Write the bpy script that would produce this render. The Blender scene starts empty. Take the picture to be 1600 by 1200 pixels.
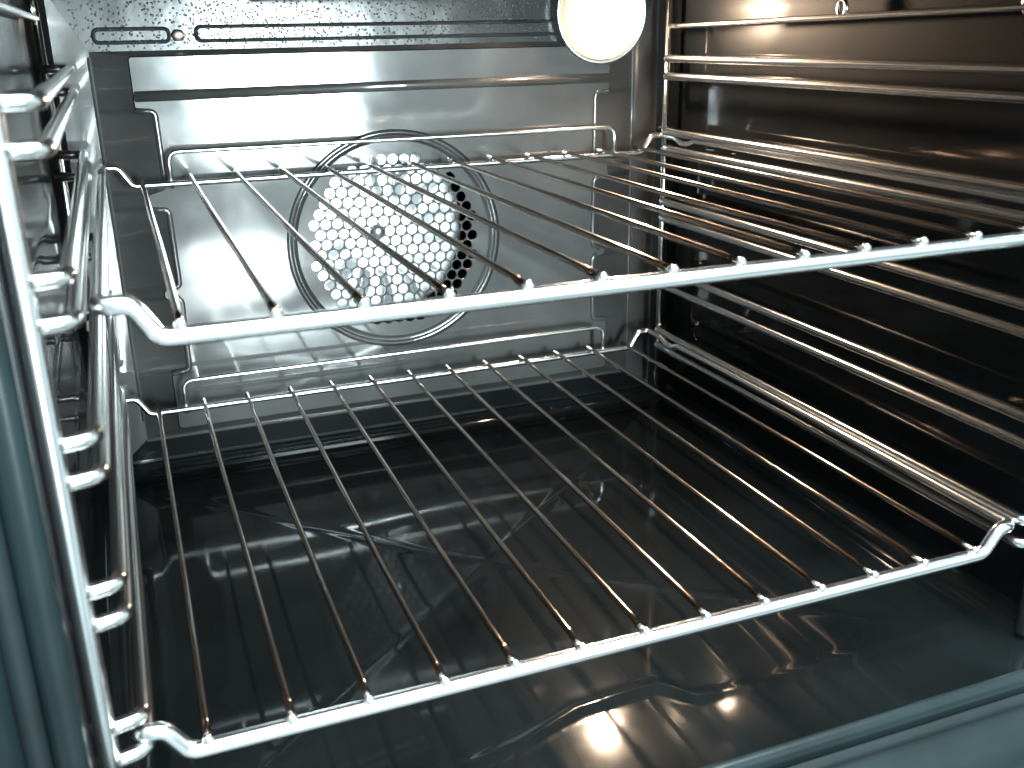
import bpy, bmesh, math, random
from mathutils import Vector, Matrix
random.seed(7)
S = bpy.context.scene
COL = S.collection

# ------------------------------------------------------------------ camera
cam_d = bpy.data.cameras.new('camera')
cam = bpy.data.objects.new('camera', cam_d); COL.objects.link(cam)
cam.location = (-0.00075, -0.33259, 0.25014)
cam.rotation_euler = (1.22909, 0.01753, -0.36957)
cam_d.sensor_width = 36.0
cam_d.lens = 34.98
cam_d.clip_start = 0.01
cam_d.clip_end = 50
cam_d.dof.use_dof = True
cam_d.dof.focus_distance = 0.62
cam_d.dof.aperture_fstop = 13
S.camera = cam

# ------------------------------------------------------------------ world: dim cool kitchen light
w = bpy.data.worlds.new('World'); S.world = w; w.use_nodes = True
nt = w.node_tree; nt.nodes.clear()
wo = nt.nodes.new('ShaderNodeOutputWorld'); bg = nt.nodes.new('ShaderNodeBackground')
tc = nt.nodes.new('ShaderNodeTexCoord')
nz = nt.nodes.new('ShaderNodeTexNoise'); nz.inputs['Scale'].default_value = 1.6; nz.inputs['Detail'].default_value = 2
rp = nt.nodes.new('ShaderNodeValToRGB')
rp.color_ramp.elements[0].position = 0.36; rp.color_ramp.elements[0].color = (0.10, 0.15, 0.165, 1)
rp.color_ramp.elements[1].position = 0.66; rp.color_ramp.elements[1].color = (0.74, 0.95, 1.0, 1)
nt.links.new(tc.outputs['Generated'], nz.inputs['Vector'])
nt.links.new(nz.outputs['Fac'], rp.inputs['Fac'])
nt.links.new(rp.outputs['Color'], bg.inputs['Color'])
bg.inputs['Strength'].default_value = 1.6
nt.links.new(bg.outputs['Background'], wo.inputs['Surface'])

# ------------------------------------------------------------------ room light from behind the photographer, plus fills added for the front rails
def area(name, loc, target, sx, sy, radiance, col):
    l = bpy.data.lights.new(name, 'AREA'); l.shape = 'RECTANGLE'; l.size = sx; l.size_y = sy
    l.energy = radiance * math.pi * sx * sy; l.color = col
    o = bpy.data.objects.new(name, l); COL.objects.link(o); o.location = loc
    o.rotation_euler = (Vector(target) - Vector(loc)).to_track_quat('-Z', 'Y').to_euler()
    return o
area('kitchen_window', (0.465, -2.0, 0.22), (0.15, 0.4, 0.15), 0.44, 0.62, 150, (0.80, 0.97, 1.0))
area('sunlit_patch', (0.30, -2.0, -0.44), (0.15, 0.4, 0.15), 0.28, 0.13, 75, (0.85, 0.98, 1.0))
area('rail_fill_overhead', (0.22, -0.34, 1.05), (0.2, -0.02, 0.05), 0.9, 0.30, 45, (0.80, 0.95, 1.0))  # added overhead fill: whitens the front rails, cavity ceiling keeps it off the interior

area('rail_fill_front', (0.28, -0.62, 1.02), (0.2, 0.0, 0.05), 1.0, 0.36, 44, (0.82, 0.96, 1.0))  # added soft fill, no actual skylight: widens the white on the front rails

S.view_settings.view_transform = 'Standard'
S.view_settings.look = 'None'
S.view_settings.exposure = 0.0
S.view_settings.gamma = 1.0
S.view_settings.use_curve_mapping = False

# ------------------------------------------------------------------ materials
def newmat(name):
    m = bpy.data.materials.new(name); m.use_nodes = True
    return m, m.node_tree, m.node_tree.nodes['Principled BSDF']

def enamel(name, base, rough=0.34, cior=1.5, coat=0.9, crough=0.07, bump=0.25, bscale=35.0, speck=0.0, spec=0.5, wavy=0.0):
    m, nt, b = newmat(name)
    N = nt.nodes; L = nt.links
    tc = N.new('ShaderNodeTexCoord')
    n1 = N.new('ShaderNodeTexNoise'); n1.inputs['Scale'].default_value = 14; n1.inputs['Detail'].default_value = 6
    L.new(tc.outputs['Object'], n1.inputs['Vector'])
    cr = N.new('ShaderNodeValToRGB')
    cr.color_ramp.elements[0].position = .35; cr.color_ramp.elements[0].color = (*[c * .65 for c in base], 1)
    cr.color_ramp.elements[1].position = .7; cr.color_ramp.elements[1].color = (*[c * 1.35 for c in base], 1)
    L.new(n1.outputs['Fac'], cr.inputs['Fac']); L.new(cr.outputs['Color'], b.inputs['Base Color'])
    mr = N.new('ShaderNodeMapRange'); mr.inputs['To Min'].default_value = rough * .8; mr.inputs['To Max'].default_value = rough * 1.25
    L.new(n1.outputs['Fac'], mr.inputs['Value']); L.new(mr.outputs['Result'], b.inputs['Roughness'])
    # smears in the coat
    n3 = N.new('ShaderNodeTexNoise'); n3.inputs['Scale'].default_value = 22; n3.inputs['Detail'].default_value = 5
    L.new(tc.outputs['Object'], n3.inputs['Vector'])
    mc = N.new('ShaderNodeMapRange'); mc.inputs['From Min'].default_value = .35; mc.inputs['From Max'].default_value = .75
    mc.inputs['To Min'].default_value = crough; mc.inputs['To Max'].default_value = crough * 2.3
    L.new(n3.outputs['Fac'], mc.inputs['Value']); L.new(mc.outputs['Result'], b.inputs['Coat Roughness'])
    b.inputs['Coat Weight'].default_value = coat; b.inputs['Coat IOR'].default_value = cior
    b.inputs['Specular IOR Level'].default_value = spec
    n2 = N.new('ShaderNodeTexNoise'); n2.inputs['Scale'].default_value = bscale; n2.inputs['Detail'].default_value = 2
    L.new(tc.outputs['Object'], n2.inputs['Vector'])
    bp = N.new('ShaderNodeBump'); bp.inputs['Strength'].default_value = bump; bp.inputs['Distance'].default_value = .0006
    L.new(n2.outputs['Fac'], bp.inputs['Height'])
    last = bp
    if speck > 0:
        v = N.new('ShaderNodeTexVoronoi'); v.inputs['Scale'].default_value = 420
        L.new(tc.outputs['Object'], v.inputs['Vector'])
        m2 = N.new('ShaderNodeMapRange'); m2.inputs['From Min'].default_value = .1; m2.inputs['From Max'].default_value = .32
        m2.inputs['To Min'].default_value = 1; m2.inputs['To Max'].default_value = 0
        L.new(v.outputs['Distance'], m2.inputs['Value'])
        bb = N.new('ShaderNodeBump'); bb.inputs['Strength'].default_value = speck; bb.inputs['Distance'].default_value = .0008
        L.new(m2.outputs['Result'], bb.inputs['Height']); L.new(bp.outputs['Normal'], bb.inputs['Normal']); last = bb
    L.new(last.outputs['Normal'], b.inputs['Normal']); L.new(last.outputs['Normal'], b.inputs['Coat Normal'])
    return m

def metal(name, col, rough, grime=0.15, grime_col=(.12, .08, .05), bmp=.06):
    m, nt, b = newmat(name)
    N = nt.nodes; L = nt.links
    tc = N.new('ShaderNodeTexCoord')
    n1 = N.new('ShaderNodeTexNoise'); n1.inputs['Scale'].default_value = 120; n1.inputs['Detail'].default_value = 5
    L.new(tc.outputs['Object'], n1.inputs['Vector'])
    mx = N.new('ShaderNodeMixRGB'); mx.inputs['Color1'].default_value = (*col, 1); mx.inputs['Color2'].default_value = (*grime_col, 1)
    mf = N.new('ShaderNodeMapRange'); mf.inputs['From Min'].default_value = .5; mf.inputs['From Max'].default_value = .8
    mf.inputs['To Max'].default_value = grime * 2
    L.new(n1.outputs['Fac'], mf.inputs['Value']); L.new(mf.outputs['Result'], mx.inputs['Fac'])
    L.new(mx.outputs['Color'], b.inputs['Base Color'])
    b.inputs['Metallic'].default_value = 1
    mr = N.new('ShaderNodeMapRange'); mr.inputs['To Min'].default_value = rough * .85; mr.inputs['To Max'].default_value = rough * 1.2
    L.new(n1.outputs['Fac'], mr.inputs['Value']); L.new(mr.outputs['Result'], b.inputs['Roughness'])
    bp = N.new('ShaderNodeBump'); bp.inputs['Strength'].default_value = bmp; bp.inputs['Distance'].default_value = .0003
    L.new(n1.outputs['Fac'], bp.inputs['Height']); L.new(bp.outputs['Normal'], b.inputs['Normal'])
    return m

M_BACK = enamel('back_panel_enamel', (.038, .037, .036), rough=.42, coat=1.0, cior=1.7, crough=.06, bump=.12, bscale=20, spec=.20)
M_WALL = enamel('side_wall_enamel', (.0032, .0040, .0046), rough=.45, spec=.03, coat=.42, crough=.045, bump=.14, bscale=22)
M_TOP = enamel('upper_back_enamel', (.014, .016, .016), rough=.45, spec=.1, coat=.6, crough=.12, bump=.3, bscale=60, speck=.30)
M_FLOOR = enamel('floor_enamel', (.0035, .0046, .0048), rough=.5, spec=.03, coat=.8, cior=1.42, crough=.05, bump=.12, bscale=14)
M_FLANGE = enamel('front_flange_enamel', (.004, .009, .010), rough=.5, spec=.12, coat=.35, crough=.13, bump=.2, bscale=60)
M_SEAL = enamel('door_seal_rubber', (.004, .008, .009), rough=.6, coat=.05, crough=.4, bump=.2, bscale=90, spec=.15)
M_CHROME = metal('chromed_wire', (.86, .87, .87), .22, .06)
M_ROD = metal('worn_rod_steel', (.58, .48, .41), .12, .18, (.30, .20, .13), .03)
M_LADDER = metal('ladder_wire', (.72, .71, .69), .19, .08)
M_PLATE = metal('bare_steel', (.60, .61, .62), .28, .08)
M_ELEM = metal('heating_element_steel', (.30, .27, .24), .45, .4)

mg, ntg, bgp = newmat('lit_lamp_glass')
bgp.inputs['Base Color'].default_value = (1, .9, .75, 1); bgp.inputs['Roughness'].default_value = .3
bgp.inputs['Emission Color'].default_value = (1.0, .76, .54, 1)
bgp.inputs['Emission Strength'].default_value = 26
# the glass is frosted: brightest around the bulb, dim and orange at the rim
tcg = ntg.nodes.new('ShaderNodeTexCoord'); spg = ntg.nodes.new('ShaderNodeSeparateXYZ'); crg = ntg.nodes.new('ShaderNodeValToRGB')
mpg = ntg.nodes.new('ShaderNodeMapRange'); mpg.inputs['From Min'].default_value = .403 + .001; mpg.inputs['From Max'].default_value = .403 - .026
ntg.links.new(tcg.outputs['Object'], spg.inputs['Vector']); ntg.links.new(spg.outputs['Y'], mpg.inputs['Value'])
ntg.links.new(mpg.outputs['Result'], crg.inputs['Fac'])
crg.color_ramp.elements[0].color = (.008, .004, .002, 1); crg.color_ramp.elements[1].color = (1, .8, .6, 1); crg.color_ramp.elements[1].position = .97
e_ = crg.color_ramp.elements.new(.5); e_.color = (.034, .019, .010, 1)
e_ = crg.color_ramp.elements.new(.75); e_.color = (.22, .15, .095, 1)
mb_ = mg.copy(); mb_.name = 'glowing_bulb'
ntg.links.new(crg.outputs['Color'], bgp.inputs['Emission Color'])
M_ = None
mb_.node_tree.nodes['Principled BSDF'].inputs['Emission Strength'].default_value = 2300
mb_.node_tree.nodes['Principled BSDF'].inputs['Emission Color'].default_value = (1.0, .72, .50, 1)

# ------------------------------------------------------------------ mesh helpers
def link(name, bm, mat, parent=None, smooth=True):
    me = bpy.data.meshes.new(name); bm.to_mesh(me); bm.free()
    if mat: me.materials.append(mat)
    if smooth:
        for p in me.polygons: p.use_smooth = True
    o = bpy.data.objects.new(name, me); COL.objects.link(o)
    if parent: o.parent = parent
    return o

def thing(name, label, cat, loc=(0, 0, 0), group=None):
    o = bpy.data.objects.new(name, None); COL.objects.link(o); o.location = loc
    o.empty_display_size = .02
    o['label'] = label; o['category'] = cat
    if group: o['group'] = group
    return o

def fillet(pts, r, n=6, closed=False):
    """round the corners of a polyline; r number or list"""
    P = [Vector(p) for p in pts]; out = []
    m = len(P)
    for i, p in enumerate(P):
        if not closed and i in (0, m - 1): out.append(p); continue
        a = P[(i - 1) % m]; b = P[(i + 1) % m]
        ri = r[i] if isinstance(r, (list, tuple)) else r
        da = (a - p); db = (b - p)
        la, lb = da.length, db.length
        if la < 1e-7 or lb < 1e-7 or ri <= 0: out.append(p); continue
        da /= la; db /= lb
        ang = da.angle(db)
        if ang > math.pi - .02: out.append(p); continue
        t = min(ri / math.tan(ang / 2), la * .49, lb * .49)
        s = p + da * t; e = p + db * t
        for k in range(n + 1):
            u = k / n
            out.append(s * (1 - u) ** 2 + p * 2 * u * (1 - u) + e * u * u)
    return out

def tube(bm, pts, r, seg=14, closed=False, jitter=0.0):
    """sweep a circle along points with parallel transport"""
    P = [Vector(p) for p in pts]; n = len(P)
    if closed:
        T = [(P[(i + 1) % n] - P[i - 1]).normalized() for i in range(n)]
    else:
        T = [(P[min(i + 1, n - 1)] - P[max(i - 1, 0)]).normalized() for i in range(n)]
    up = Vector((0, 0, 1)) if abs(T[0].z) < .9 else Vector((0, 1, 0))
    nrm = (up - T[0] * up.dot(T[0])).normalized(); rings = []
    for i in range(n):
        nrm = (nrm - T[i] * nrm.dot(T[i])).normalized()
        bi = T[i].cross(nrm)
        ri = r(i / (n - 1)) if callable(r) else r
        if jitter: ri *= 1 + random.uniform(-jitter, jitter)
        rings.append([bm.verts.new(P[i] + (nrm * math.cos(a) + bi * math.sin(a)) * ri)
                      for a in [2 * math.pi * k / seg for k in range(seg)]])
    m = n if closed else n - 1
    for i in range(m):
        A = rings[i]; B = rings[(i + 1) % n]; off = 0
        if closed and i == n - 1:   # best matching rotation
            off = min(range(seg), key=lambda o: (A[0].co - B[o].co).length)
        for k in range(seg):
            bm.faces.new((A[k], A[(k + 1) % seg], B[(k + 1 + off) % seg], B[(k + off) % seg]))
    if not closed:
        for ring, s in ((rings[0], -1), (rings[-1], 1)):
            c = Vector((0, 0, 0))
            for v in ring: c += v.co
            c /= seg
            t = T[0] if s < 0 else T[-1]
            cc = bm.verts.new(c + t * s * (ring[0].co - c).length * .35)
            for k in range(seg):
                f = (ring[k], ring[(k + 1) % seg], cc)
                bm.faces.new(f if s > 0 else f[::-1])
    return bm

def blob(bm, c, r, sc=(1, 1, 1), jit=.1):
    ret = bmesh.ops.create_icosphere(bm, subdivisions=2, radius=r)
    for v in ret['verts']:
        k = 1 + random.uniform(-jit, jit)
        v.co = Vector((v.co.x * sc[0] * k, v.co.y * sc[1] * k, v.co.z * sc[2] * k)) + Vector(c)

def lathe(bm, prof, c, axis='Y', seg=48, cap=False):
    rings = []
    for (rr, h) in prof:
        ring = []
        for k in range(seg):
            a = 2 * math.pi * k / seg
            if axis == 'Y': p = Vector((rr * math.cos(a), h, rr * math.sin(a)))
            elif axis == 'X': p = Vector((h, rr * math.cos(a), rr * math.sin(a)))
            else: p = Vector((rr * math.cos(a), rr * math.sin(a), h))
            ring.append(bm.verts.new(p + Vector(c)))
        rings.append(ring)
    for A, B in zip(rings, rings[1:]):
        for k in range(seg):
            bm.faces.new((A[k], A[(k + 1) % seg], B[(k + 1) % seg], B[k]))
    if cap:
        bm.faces.new(rings[-1])
    return bm

def box(bm, lo, hi):
    r = bmesh.ops.create_cube(bm, size=1)
    for v in r['verts']:
        v.co = Vector([(lo[i] + hi[i]) / 2 + v.co[i] * (hi[i] - lo[i]) for i in range(3)])

# ------------------------------------------------------------------ the oven cavity
ZF, ZT = -0.0632, 0.300            # floor and ceiling
YF, YB = -0.027, 0.413            # front edge and back wall
def XL(y): return -0.0385 - 0.006 * (y - YF) / (YB - YF)
def XR(y): return 0.4185 + 0.006 * (y - YF) / (YB - YF)

oven = thing('oven', 'open black enamel oven cavity with round fan grille and lit lamp at the back', 'oven', (0.19, 0.2, ZF))
def P(o):   # parts keep world coordinates
    o.parent = oven; o.matrix_parent_inverse = Matrix.Translation(-oven.location); return o

def dist_seg(px, py, a, b):
    ax, ay = a; bx, by = b
    dx, dy = bx - ax, by - ay
    t = max(0, min(1, ((px - ax) * dx + (py - ay) * dy) / (dx * dx + dy * dy)))
    return math.hypot(px - ax - t * dx, py - ay - t * dy)

# floor: pressed sheet with diagonal ridges and a rolled front ridge
floor_lines = [((-.02, .385), (.145, .215)), ((.145, .215), (.36, .04)), ((.40, .385), (.2686, .268)), ((.2686, .268), (.080, .104)), ((.080, .104), (.0, .03))]
front_ridge = [(.02, .012), (.08, .014), (.138, .024), (.170, .0355), (.2057, .0378), (.2166, .0373), (.229, .022), (.26, .020), (.34, .024), (.40, .024)]
def floor_h(x, y):
    h = 0
    for a, b in floor_lines:
        d = dist_seg(x, y, a, b); h = max(h, .0004 * math.exp(-(d / .0035) ** 2))
    d = min(dist_seg(x, y, a, b) for a, b in zip(front_ridge, front_ridge[1:]))
    fade = max(0.12, min(1, (x - .10) / .04, (.245 - x) / .02))
    h = max(h, .0016 * fade * math.exp(-(d / .0035) ** 2))
    h += .0002 * math.sin(x * 31 + 1.3 * math.sin(y * 17)) * math.cos(y * 27 + .6)
    # coves at the walls
    e = min(x - XL(y), XR(y) - x, YB - y)
    if e < .016: h += .016 - math.sqrt(max(0, .016 ** 2 - (.016 - max(e, 0)) ** 2))
    return h
bm = bmesh.new(); nx, ny = 230, 220; g = []
for j in range(ny + 1):
    y = YF + .004 + (YB - YF - .004) * j / ny; row = []
    for i in range(nx + 1):
        x = XL(y) + (XR(y) - XL(y)) * i / nx
        row.append(bm.verts.new((x, y, ZF + floor_h(x, y))))
    g.append(row)
for j in range(ny):
    for i in range(nx):
        bm.faces.new((g[j][i], g[j][i + 1], g[j + 1][i + 1], g[j + 1][i]))
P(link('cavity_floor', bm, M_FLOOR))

# side walls: pressed sheets with faint horizontal ribs
def side_wall(X, sgn):
    bm = bmesh.new(); n1, n2 = 120, 130; g = []
    ribs = [.005, .057, .109, .161, .213, .262]
    for j in range(n2 + 1):
        z = ZF + (ZT - ZF) * j / n2; row = []
        for i in range(n1 + 1):
            y = YF + .004 + (YB - YF - .004) * i / n1
            bul = 0
            for r in ribs:
                dz = (z - r) / .005
                if .03 < y < .37:
                    bul = max(bul, .0004 * math.exp(-dz * dz) * min(1, (y - .03) / .02, (.37 - y) / .02))
            e = YB - y; cv = 0
            if e < .014: cv = .014 - math.sqrt(max(0, .014 ** 2 - (.014 - e) ** 2))
            row.append(bm.verts.new((X(y) + sgn * (bul + cv + .0004 * math.sin(y * 23 + z * 9)), y, z)))
        g.append(row)
    for j in range(n2):
        for i in range(n1):
            f = (g[j][i], g[j][i + 1], g[j + 1][i + 1], g[j + 1][i])
            bm.faces.new(f if sgn < 0 else f[::-1])
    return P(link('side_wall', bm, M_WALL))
side_wall(XL, 1); side_wall(XR, -1)

# ceiling
bm = bmesh.new()
v = [bm.verts.new(p) for p in ((-.05, YF, ZT), (.43, YF, ZT), (.43, YB + .01, ZT), (-.05, YB + .01, ZT))]
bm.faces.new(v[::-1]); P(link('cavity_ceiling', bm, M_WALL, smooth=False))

# ---- back: wall border, raised fan cover with notched edge, grille, fan chamber
YP = .403                                    # face of the fan cover
CX, CZ = .1872, .0995                        # centre of the grille
def notch_side(x_in, x_out, fwd):
    """z descending list of (x,z) along one side"""
    pts = [(x_out, .2375), (x_out, .205), (x_in, .2015), (x_in, .150), (x_out + (x_in - x_out) * .1, .147), (x_out, .139),
           (x_in, .1355), (x_in + .0008 * fwd, .082), (x_out + (x_in - x_out) * .2, .078), (x_out + (x_in - x_out) * .2, .0735),
           (x_in, .0715), (x_in, .0185), (x_out, .016), (x_out, -.026)]
    return pts
L_ = notch_side(.0245, .0125, 1)
R_ = notch_side(.3535, .3655, -1)
loop2 = [(x, z) for x, z in L_] + [(x, z) for x, z in R_[::-1]]
def fil2(pts, r):
    q = fillet([(x, 0, z) for x, z in pts], r, n=4, closed=True); return [(p.x, p.z) for p in q]
inner = fil2(loop2, .0022)
# matching outer loop
outer = []
for x, z in inner:
    s = -1 if x < .19 else 1
    ox = -.0115 if s < 0 else .3905
    oz = z
    if z > .234: oz = .2415
    if z < -.022: oz = -.0345
    outer.append((ox, oz))
bm = bmesh.new()
vi = [bm.verts.new((x, YP, z)) for x, z in inner]
vm = [bm.verts.new((x + (-.0012 if x < .19 else .0012), YP + .0012, z + (.0012 if z > .234 else (-.0012 if z < -.022 else 0)))) for x, z in inner]
vo = [bm.verts.new((x, YB - .001, z)) for x, z in outer]
n = len(vi)
for i in range(n):
    for A, B in ((vi, vm), (vm, vo)):
        try: bm.faces.new((A[i], A[(i + 1) % n], B[(i + 1) % n], B[i]))
        except ValueError: pass
slope_faces = list(bm.faces)
RG = .0835
circ = [bm.verts.new((CX + RG * math.cos(2 * math.pi * k / 96), YP, CZ + RG * math.sin(2 * math.pi * k / 96))) for k in range(96)]
ec = [bm.edges.new((circ[k], circ[(k + 1) % 96])) for k in range(96)]
ei = [e for e in bm.edges if e.verts[0] in set(vi) and e.verts[1] in set(vi)]
bmesh.ops.triangle_fill(bm, use_beauty=True, edges=ec + ei, normal=(0, -1, 0))
for f in bm.faces: f.smooth = False
# embossed ring between panel and grille
prof = [(RG, YP), (RG - .0008, YP + .0016), (RG - .0028, YP + .0026), (RG - .0042, YP + .0012), (RG - .0055, YP + .0009), (RG - .0072, YP + .0030), (RG - .0085, YP + .0034)]
lathe(bm, prof, (CX, 0, CZ), 'Y', 96)
# pressed ribs
def bead(bm, pts2, r, sink, closed=False, rf=.004):
    q = fillet([(x, YP + sink, z) for x, z in pts2], rf, n=6, closed=closed)
    tube(bm, q, r, 12, closed)
bead(bm, [(.013, .2125), (.21, .2135), (.365, .2135)], .0042, .0022)
for xs, m in ((0, 1), (.378, -1)):
    f = lambda x: xs + m * x
    bead(bm, [(f(.0125), .2035), (f(.0245), .2025), (f(.0252), .1535), (f(.019), .1500)], .0021, .0008)
    bead(bm, [(f(.0125), .1370), (f(.0250), .1360), (f(.0258), .0820), (f(.019), .0785)], .0021, .0008)
    bead(bm, [(f(.022), .0745), (f(.0258), .0700), (f(.0250), .0180), (f(.0125), .0165)], .0021, .0008)
fc = link('fan_cover', bm, M_BACK, smooth=False)
for pl in fc.data.polygons:
    if abs(pl.normal.y) < .995: pl.use_smooth = True
P(fc)
md = fc.modifiers.new('bev', 'WEIGHTED_NORMAL') if False else None

# grille plate with real holes
bm = bmesh.new()
RGI = RG - .0084
yo = YP + .0034
edges = []
cv = [bm.verts.new((CX + RGI * math.cos(2 * math.pi * k / 80), yo, CZ + RGI * math.sin(2 * math.pi * k / 80))) for k in range(80)]
edges += [bm.edges.new((cv[k], cv[(k + 1) % 80])) for k in range(80)]
PT = .00885; HR = .00400; tilt = math.radians(-1.0); holes = []
for j in range(-9, 10):
    for i in range(-10, 11):
        u = (i + (.5 if j % 2 else 0)) * PT; v_ = j * PT * .8660
        x = u * math.cos(tilt) - v_ * math.sin(tilt); z = u * math.sin(tilt) + v_ * math.cos(tilt)
        if math.hypot(x, z) < .0665: holes.append((x, z))
for hx, hz in holes:
    hv = [bm.verts.new((CX + hx + HR * math.cos(2 * math.pi * k / 16), yo, CZ + hz + HR * math.sin(2 * math.pi * k / 16))) for k in range(16)]
    edges += [bm.edges.new((hv[k], hv[(k + 1) % 16])) for k in range(16)]
bmesh.ops.triangle_fill(bm, use_beauty=True, edges=edges, normal=(0, -1, 0))
for hx, hz in holes:      # rolled rim of every hole
    c = (CX + hx, 0, CZ + hz)
    lathe(bm, [(HR + .0002, yo - .0002), (HR, yo), (HR - .0001, yo + .0012)], c, 'Y', 16)
gr = link('fan_grille', bm, M_BACK, smooth=False); P(gr)

# border of the back wall around the cover
bm = bmesh.new()
ob = [(-.0115, .2415), (.3905, .2415), (.3905, -.0345), (-.0115, -.0345)]
a = [bm.verts.new((x, YB - .001, z)) for x, z in ob]
b = [bm.verts.new((x, YB - .001, z)) for x, z in ((-.05, .310), (.43, .310), (.43, -.07), (-.05, -.07))]
for i in range(4):
    bm.faces.new((a[i], b[i], b[(i + 1) % 4], a[(i + 1) % 4]))
# vertical pressed edge lines at both sides
for x in (-.0118, .3908):
    tube(bm, [(x, YB - .0005, .238), (x, YB - .0005, -.02)], .0016, 10)
tube(bm, [(-.0115, YB - .0005, -.0355), (.3905, YB - .0005, -.0355)], .0016, 10)
tube(bm, [(-.03, YB - .002, -.055), (.41, YB - .002, -.055)], .0018, 10)
bw = link('back_wall', bm, M_BACK, smooth=False); P(bw)
bw.data.materials.append(M_TOP); bw.data.materials.append(M_WALL)
for pl in bw.data.polygons:
    if pl.center.z > .25: pl.material_index = 1
    if pl.center.z < -.037: pl.material_index = 2
# long pressed slot above the cover
bm = bmesh.new()
def slot(x0, x1, z0, z1, y, r=.0014):
    q = fillet([(x0, y, z0), (x1, y, z0), (x1, y, z1), (x0, y, z1)], .0034, n=6, closed=True)
    tube(bm, q, r, 10, True)
    vs = [bm.verts.new((p.x, y - .0006, p.z)) for p in q]; bm.faces.new(vs)
slot(-.007, .040, .2470, .2552, YB - .0020); slot(.058, .34, .2470, .2560, YB - .0020)
so = link('pressed_slot', bm, M_TOP, smooth=False); P(so)
bm = bmesh.new()      # rusty rivet between the slots
blob(bm, (.046, YB - .003, .2510), .0040, (1.2, .5, 1), .12); P(link('rivet', bm, M_ELEM))

# fan chamber and fan
bm = bmesh.new()
lathe(bm, [(.086, YP + .006), (.100, YP + .020), (.100, YP + .058), (.0, YP + .0585)], (CX, 0, CZ), 'Y', 48)
P(link('fan_chamber', bm, M_WALL))
bm = bmesh.new()
lathe(bm, [(.0005, YP + .046), (.070, YP + .046), (.073, YP + .048), (.073, YP + .050)], (CX - .004, 0, CZ), 'Y', 64)
fan = P(link('fan', bm, M_PLATE, smooth=False))
fi = fan
bm = bmesh.new(); lathe(bm, [(.0005, YP + .041), (.004, YP + .0412), (.006, YP + .043), (.006, YP + .045)], (CX - .004, 0, CZ), 'Y', 24)
hb = link('hub', bm, M_PLATE); hb.parent = fan
NBL = 14
for k in range(NBL):
    a0 = 2 * math.pi * k / NBL + .2; bm = bmesh.new(); c = Vector((CX - .004, 0, CZ))
    rows = []
    for r_, ex in ((.030, 0), (.044, .10), (.060, .05)):
        a1 = a0 + ex
        rows.append([bm.verts.new(c + Vector((r_ * math.cos(a1), y_, r_ * math.sin(a1)))) for y_ in (YP + .045, YP + .020)])
    for A, B in zip(rows, rows[1:]): bm.faces.new((A[0], A[1], B[1], B[0]))
    bmesh.ops.solidify(bm, geom=bm.faces[:], thickness=.0009)
    bl = link('blade', bm, M_PLATE, smooth=False); bl.parent = fan

# lamp in the upper right back corner
LP = Vector((.358, .392, .262))
bm = bmesh.new()
lathe(bm, [(.0385, YP + .009), (.0385, YP - .001), (.0375, YP - .0025), (.0357, YP - .002), (.0352, YP + .002)], (LP.x, 0, LP.z), 'Y', 40)
lamp = P(link('oven_lamp', bm, M_PLATE))
bm = bmesh.new()
prof = []
for k in range(13):
    a = math.pi / 2 * k / 12
    prof.append((max(.0003, .0350 * math.cos(a)), YP + .001 - .028 * math.sin(a)))
lathe(bm, prof, (LP.x, 0, LP.z), 'Y', 40)
lg = link('glass_dome', bm, mg); lg.parent = lamp
bm = bmesh.new()
lathe(bm, [(max(.0003, .0095 * math.cos(math.pi / 2 * k / 8)), YP - .023 - .010 * math.sin(math.pi / 2 * k / 8)) for k in range(-2, 9)], (LP.x, 0, LP.z), 'Y', 24)
lb = link('bulb', bm, mb_); lb.parent = lamp

# grill heating element under the ceiling
bm = bmesh.new()
el = [(.08, .40, .281)]
xs = [.08, .31]
pts = [(.10, .408, .2745), (.10, .375, .2745), (.255, .375, .2745), (.255, .09, .2805), (.20, .09, .2805), (.20, .34, .2805), (.15, .34, .2805), (.15, .09, .2805), (.06, .09, .2805), (.06, .37, .2805)]
tube(bm, fillet(pts, .014, 8), .0032, 12)
P(link('grill_element', bm, M_ELEM))

# front flange: loop of profiles around the opening
def rrect(x0, x1, z0, z1, r, n=8):
    pts = []
    for cx, cz, a0 in ((x1 - r, z1 - r, 0), (x0 + r, z1 - r, 90), (x0 + r, z0 + r, 180), (x1 - r, z0 + r, 270)):
        for k in range(n + 1):
            a = math.radians(a0 + 90 * k / n); pts.append((cx + r * math.cos(a), cz + r * math.sin(a)))
    return pts
def sweep_loop(bm, prof):
    """prof: (offset outwards, y)"""
    rings = []
    for off, y in prof:
        q = rrect(-.0385 - off, .4185 + off, ZF - off, ZT + off, max(.001, .001 + off))
        rings.append([bm.verts.new((x, y, z)) for x, z in q])
    for A, B in zip(rings, rings[1:]):
        m = len(A)
        for k in range(m): bm.faces.new((A[k], B[k], B[(k + 1) % m], A[(k + 1) % m]))
bm = bmesh.new()
pr = [(0, YF + .0045)]
for k in range(1, 9):
    a = math.pi / 2 * k / 8; pr.append((.0045 - .0045 * math.cos(a), YF + .0045 - .0045 * math.sin(a)))
pr += [(.0100, YF - .0002), (.0105, YF + .0028), (.0185, YF + .0030), (.0190, YF), (.030, YF - .0008), (.031, YF - .003), (.075, YF - .0035), (.08, YF - .001), (.12, YF - .001), (.12, YF + .02)]
sweep_loop(bm, pr)
fl = P(link('front_flange', bm, M_FLANGE))
bm = bmesh.new()
q = rrect(-.0385 - .0148, .4185 + .0148, ZF - .0148, ZT + .0148, .016)
tube(bm, [(x, YF + .0012, z) for x, z in q], .0040, 12, True)
P(link('door_seal', bm, M_SEAL))

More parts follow.
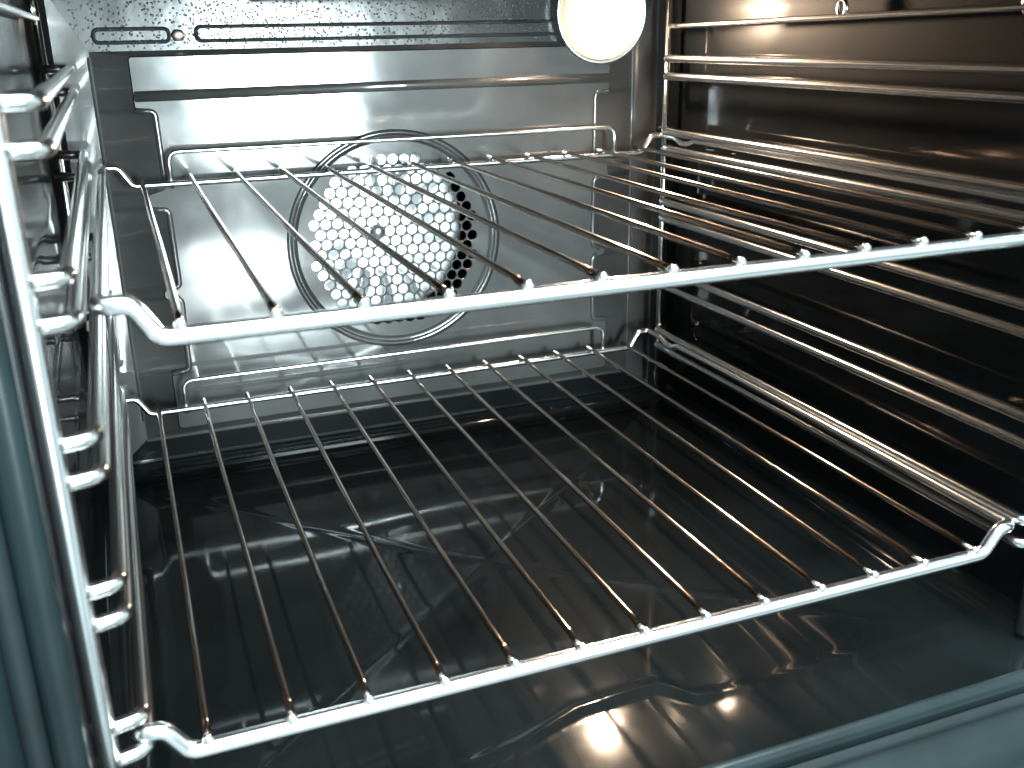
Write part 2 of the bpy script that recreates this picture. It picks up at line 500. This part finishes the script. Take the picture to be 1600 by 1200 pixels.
# ------------------------------------------------------------------ wire ladders at both sides
def ladder(label, upx_f, upx_r, run_x, sgn, pairs, loops):
    t = thing('shelf_ladder', label, 'shelf support', (upx_f, -.004, ZF), 'wire shelf ladders on both side walls')
    inv = Matrix.Translation(-t.location)
    def part(name, bm, mat=M_LADDER):
        o = link(name, bm, mat, t); o.matrix_parent_inverse = inv; return o
    zb, zt = -.045, .268
    bm = bmesh.new(); tube(bm, fillet([(upx_f, -.004, ZF + .006), (upx_f, -.004, .10), (upx_f, -.004, zt), (upx_f, .010, zt + .008)], .008, 6), .0039, 18)
    part('upright', bm, M_CHROME)
    bm = bmesh.new(); tube(bm, [(upx_r, .388, zb), (upx_r, .388, .1), (upx_r, .388, zt + .004)], .0024, 14)
    part('upright', bm)
    for z in pairs:
        bm = bmesh.new()
        o = -sgn * .0042
        pts = [(upx_f + o, -.0015, z + .0003), (upx_f + sgn * .004, -.0045, z), (run_x(0) , -.0020, z), (run_x(.02), .020, z + .0003), (run_x(.37), .362, z - .0012), (run_x(.375), .3795, z - .0012), (upx_r - sgn * .0035, .3815, z - .0010)]
        tube(bm, fillet(pts, [0, .004, .009, .03, .012, .007, 0], 12), .0029, 16)
        for cx, cy in ((upx_f + sgn * .0012, -.0035), (upx_r, .384)):
            blob(bm, (cx, cy, z), .0028, (1.2, .9, .8), .06)
        part('runner', bm)
    # wire along the top with eyelets
    bm = bmesh.new()
    xx = upx_f
    tube(bm, fillet([(xx, -.002, loops[0]), (xx, .02, loops[0]), (upx_r, .37, loops[1]), (upx_r, .388, loops[1])], .006, 5), .0020, 12)
    part('top_wire', bm)
    for (yy, zz, rr) in loops[2]:
        bm = bmesh.new()
        q = [(xx + (upx_r - xx) * (yy / .39) - sgn * .0, yy + rr * math.cos(a), zz + rr * 1.25 * math.sin(a)) for a in [2 * math.pi * k / 24 for k in range(24)]]
        tube(bm, q, .0013, 10, True)
        part('eyelet', bm)
    return t
def pairs_from(z0, step, gap, k):
    out = []
    for i in range(k): out += [z0 + step * i, z0 + step * i - gap]
    return out
ladder('wire shelf ladder with bright front upright on the near left wall', -.0345, -.0385, lambda y: -.0212 - .002 * y / .37, 1,
       [.0172, .0030, .0726, .0597, .1270, .1135, .1805, .1665, .2331, .2194], (.262, .262, [(.06, .2640, .004), (.36, .2665, .006)]))
ladder('wire shelf ladder on the right wall below the glowing lamp', .4135, .4085, lambda y: .4010 + .001 * y / .37, -1,
       [.0105, -.0025, .0640, .0505, .1190, .1055, .1740, .1605, .2285, .2155], (.2570, .2510, [(.050, .2580, .0045), (.186, .2590, .0036)]))

# ------------------------------------------------------------------ wire racks
D = .3826
def make_rack(label):
    t = thing('oven_rack', label, 'oven rack', (.186, .19, 0), 'wire oven racks')
    inv = Matrix.Translation((-.186, -.19, 0))
    def part(name, bm, mat):
        o = link(name, bm, mat, t); o.location = (-.186, -.19, 0); return o
    # closed frame wire
    zr = -.0046; ze = .0082; xl, xr = -.0240, .3960
    bm = bmesh.new()
    pts = [(.19, 0, zr), (.3795, 0, zr), (.3875, -.0005, ze), (xr, 0.000, ze), (xr, .020, ze),
           (xr, D - .050, ze), (xr, D - .040, ze - .0035), (xr, D - .030, ze - .0035), (xr, D - .020, ze), (xr, D, ze), (.386, D, ze), (.378, D, zr), (.19, D, zr),
           (-.0065, D, zr), (-.0145, D, ze), (xl, D, ze), (xl, D - .020, ze), (xl, D - .030, ze - .0035), (xl, D - .040, ze - .0035), (xl, D - .050, ze),
           (xl, .020, ze), (xl, 0.000, ze), (-.0150, -.0005, ze), (-.0070, 0, zr)]
    fr = [0, .007, .006, .012, 0, .004, .004, .004, .004, .007, .006, .006, 0, .006, .006, .007, .004, .004, .004, .004, 0, .012, .006, .007]
    path = fillet(pts, fr, 7, closed=True)
    # thick in front, thinner at the sides and the back
    bmF = bm
    P_ = path; n = len(P_)
    rad = lambda y: .0034 if y < .01 else (.0034 - .0011 * min(1, (y - .01) / .03))
    T = [(P_[(i + 1) % n] - P_[i - 1]).normalized() for i in range(n)]
    seg = 18; rings = []; nrm = Vector((0, 0, 1))
    for i in range(n):
        nn = Vector((0, 0, 1)) - T[i] * T[i].z
        if nn.length < .05: nn = nrm
        nrm = nn.normalized(); bi = T[i].cross(nrm); r_ = rad(P_[i].y)
        rings.append([bmF.verts.new(P_[i] + (nrm * math.cos(a) + bi * math.sin(a)) * r_) for a in [2 * math.pi * k / seg for k in range(seg)]])
    for i in range(n):
        A, B = rings[i], rings[(i + 1) % n]
        for k in range(seg): bmF.faces.new((A[k], A[(k + 1) % seg], B[(k + 1) % seg], B[k]))
    part('frame', bm, M_CHROME)
    # rods
    for k in range(13):
        x = k * .031 + random.uniform(-.0004, .0004)
        bm = bmesh.new()
        sag = random.uniform(-.0006, .0003)
        n_ = 30; q = []
        for i in range(n_ + 1):
            u = i / n_
            y = -.0012 + (D + .0035) * u
            z = -.0002 + sag * 4 * u * (1 - u) - (.0006 if u < .004 else 0)
            q.append((x + .0003 * math.sin(u * 5 + k), y, z))
        tube(bm, q, .00162, 12)
        part('rod', bm, M_ROD)
        bm = bmesh.new()
        blob(bm, (x, -.0016, -.0002), .0023, (1.0, .8, 1.0), .05)
        bl = link('weld', bm, M_CHROME, t); bl.location = (-.186, -.19, 0)
    # raised stop along the back
    bm = bmesh.new()
    tube(bm, fillet([(.0185, D + .001, -.0075), (.0185, D + .001, .0165), (.3535, D + .001, .0165), (.3535, D + .001, -.0075)], .0075, 8), .00165, 12)
    part('back_stop', bm, M_CHROME)
    return t
low = make_rack('lower chrome wire rack just above the black oven floor')
def copy_tree(o, parent=None):
    c = o.copy(); COL.objects.link(c)
    if parent: c.parent = parent
    for ch in o.children: copy_tree(ch, c)
    return c
up = copy_tree(low)
up.location = (.186 + .0101, .19 + .0053, .1604)
up['label'] = 'upper chrome wire rack in front of the round fan grille'
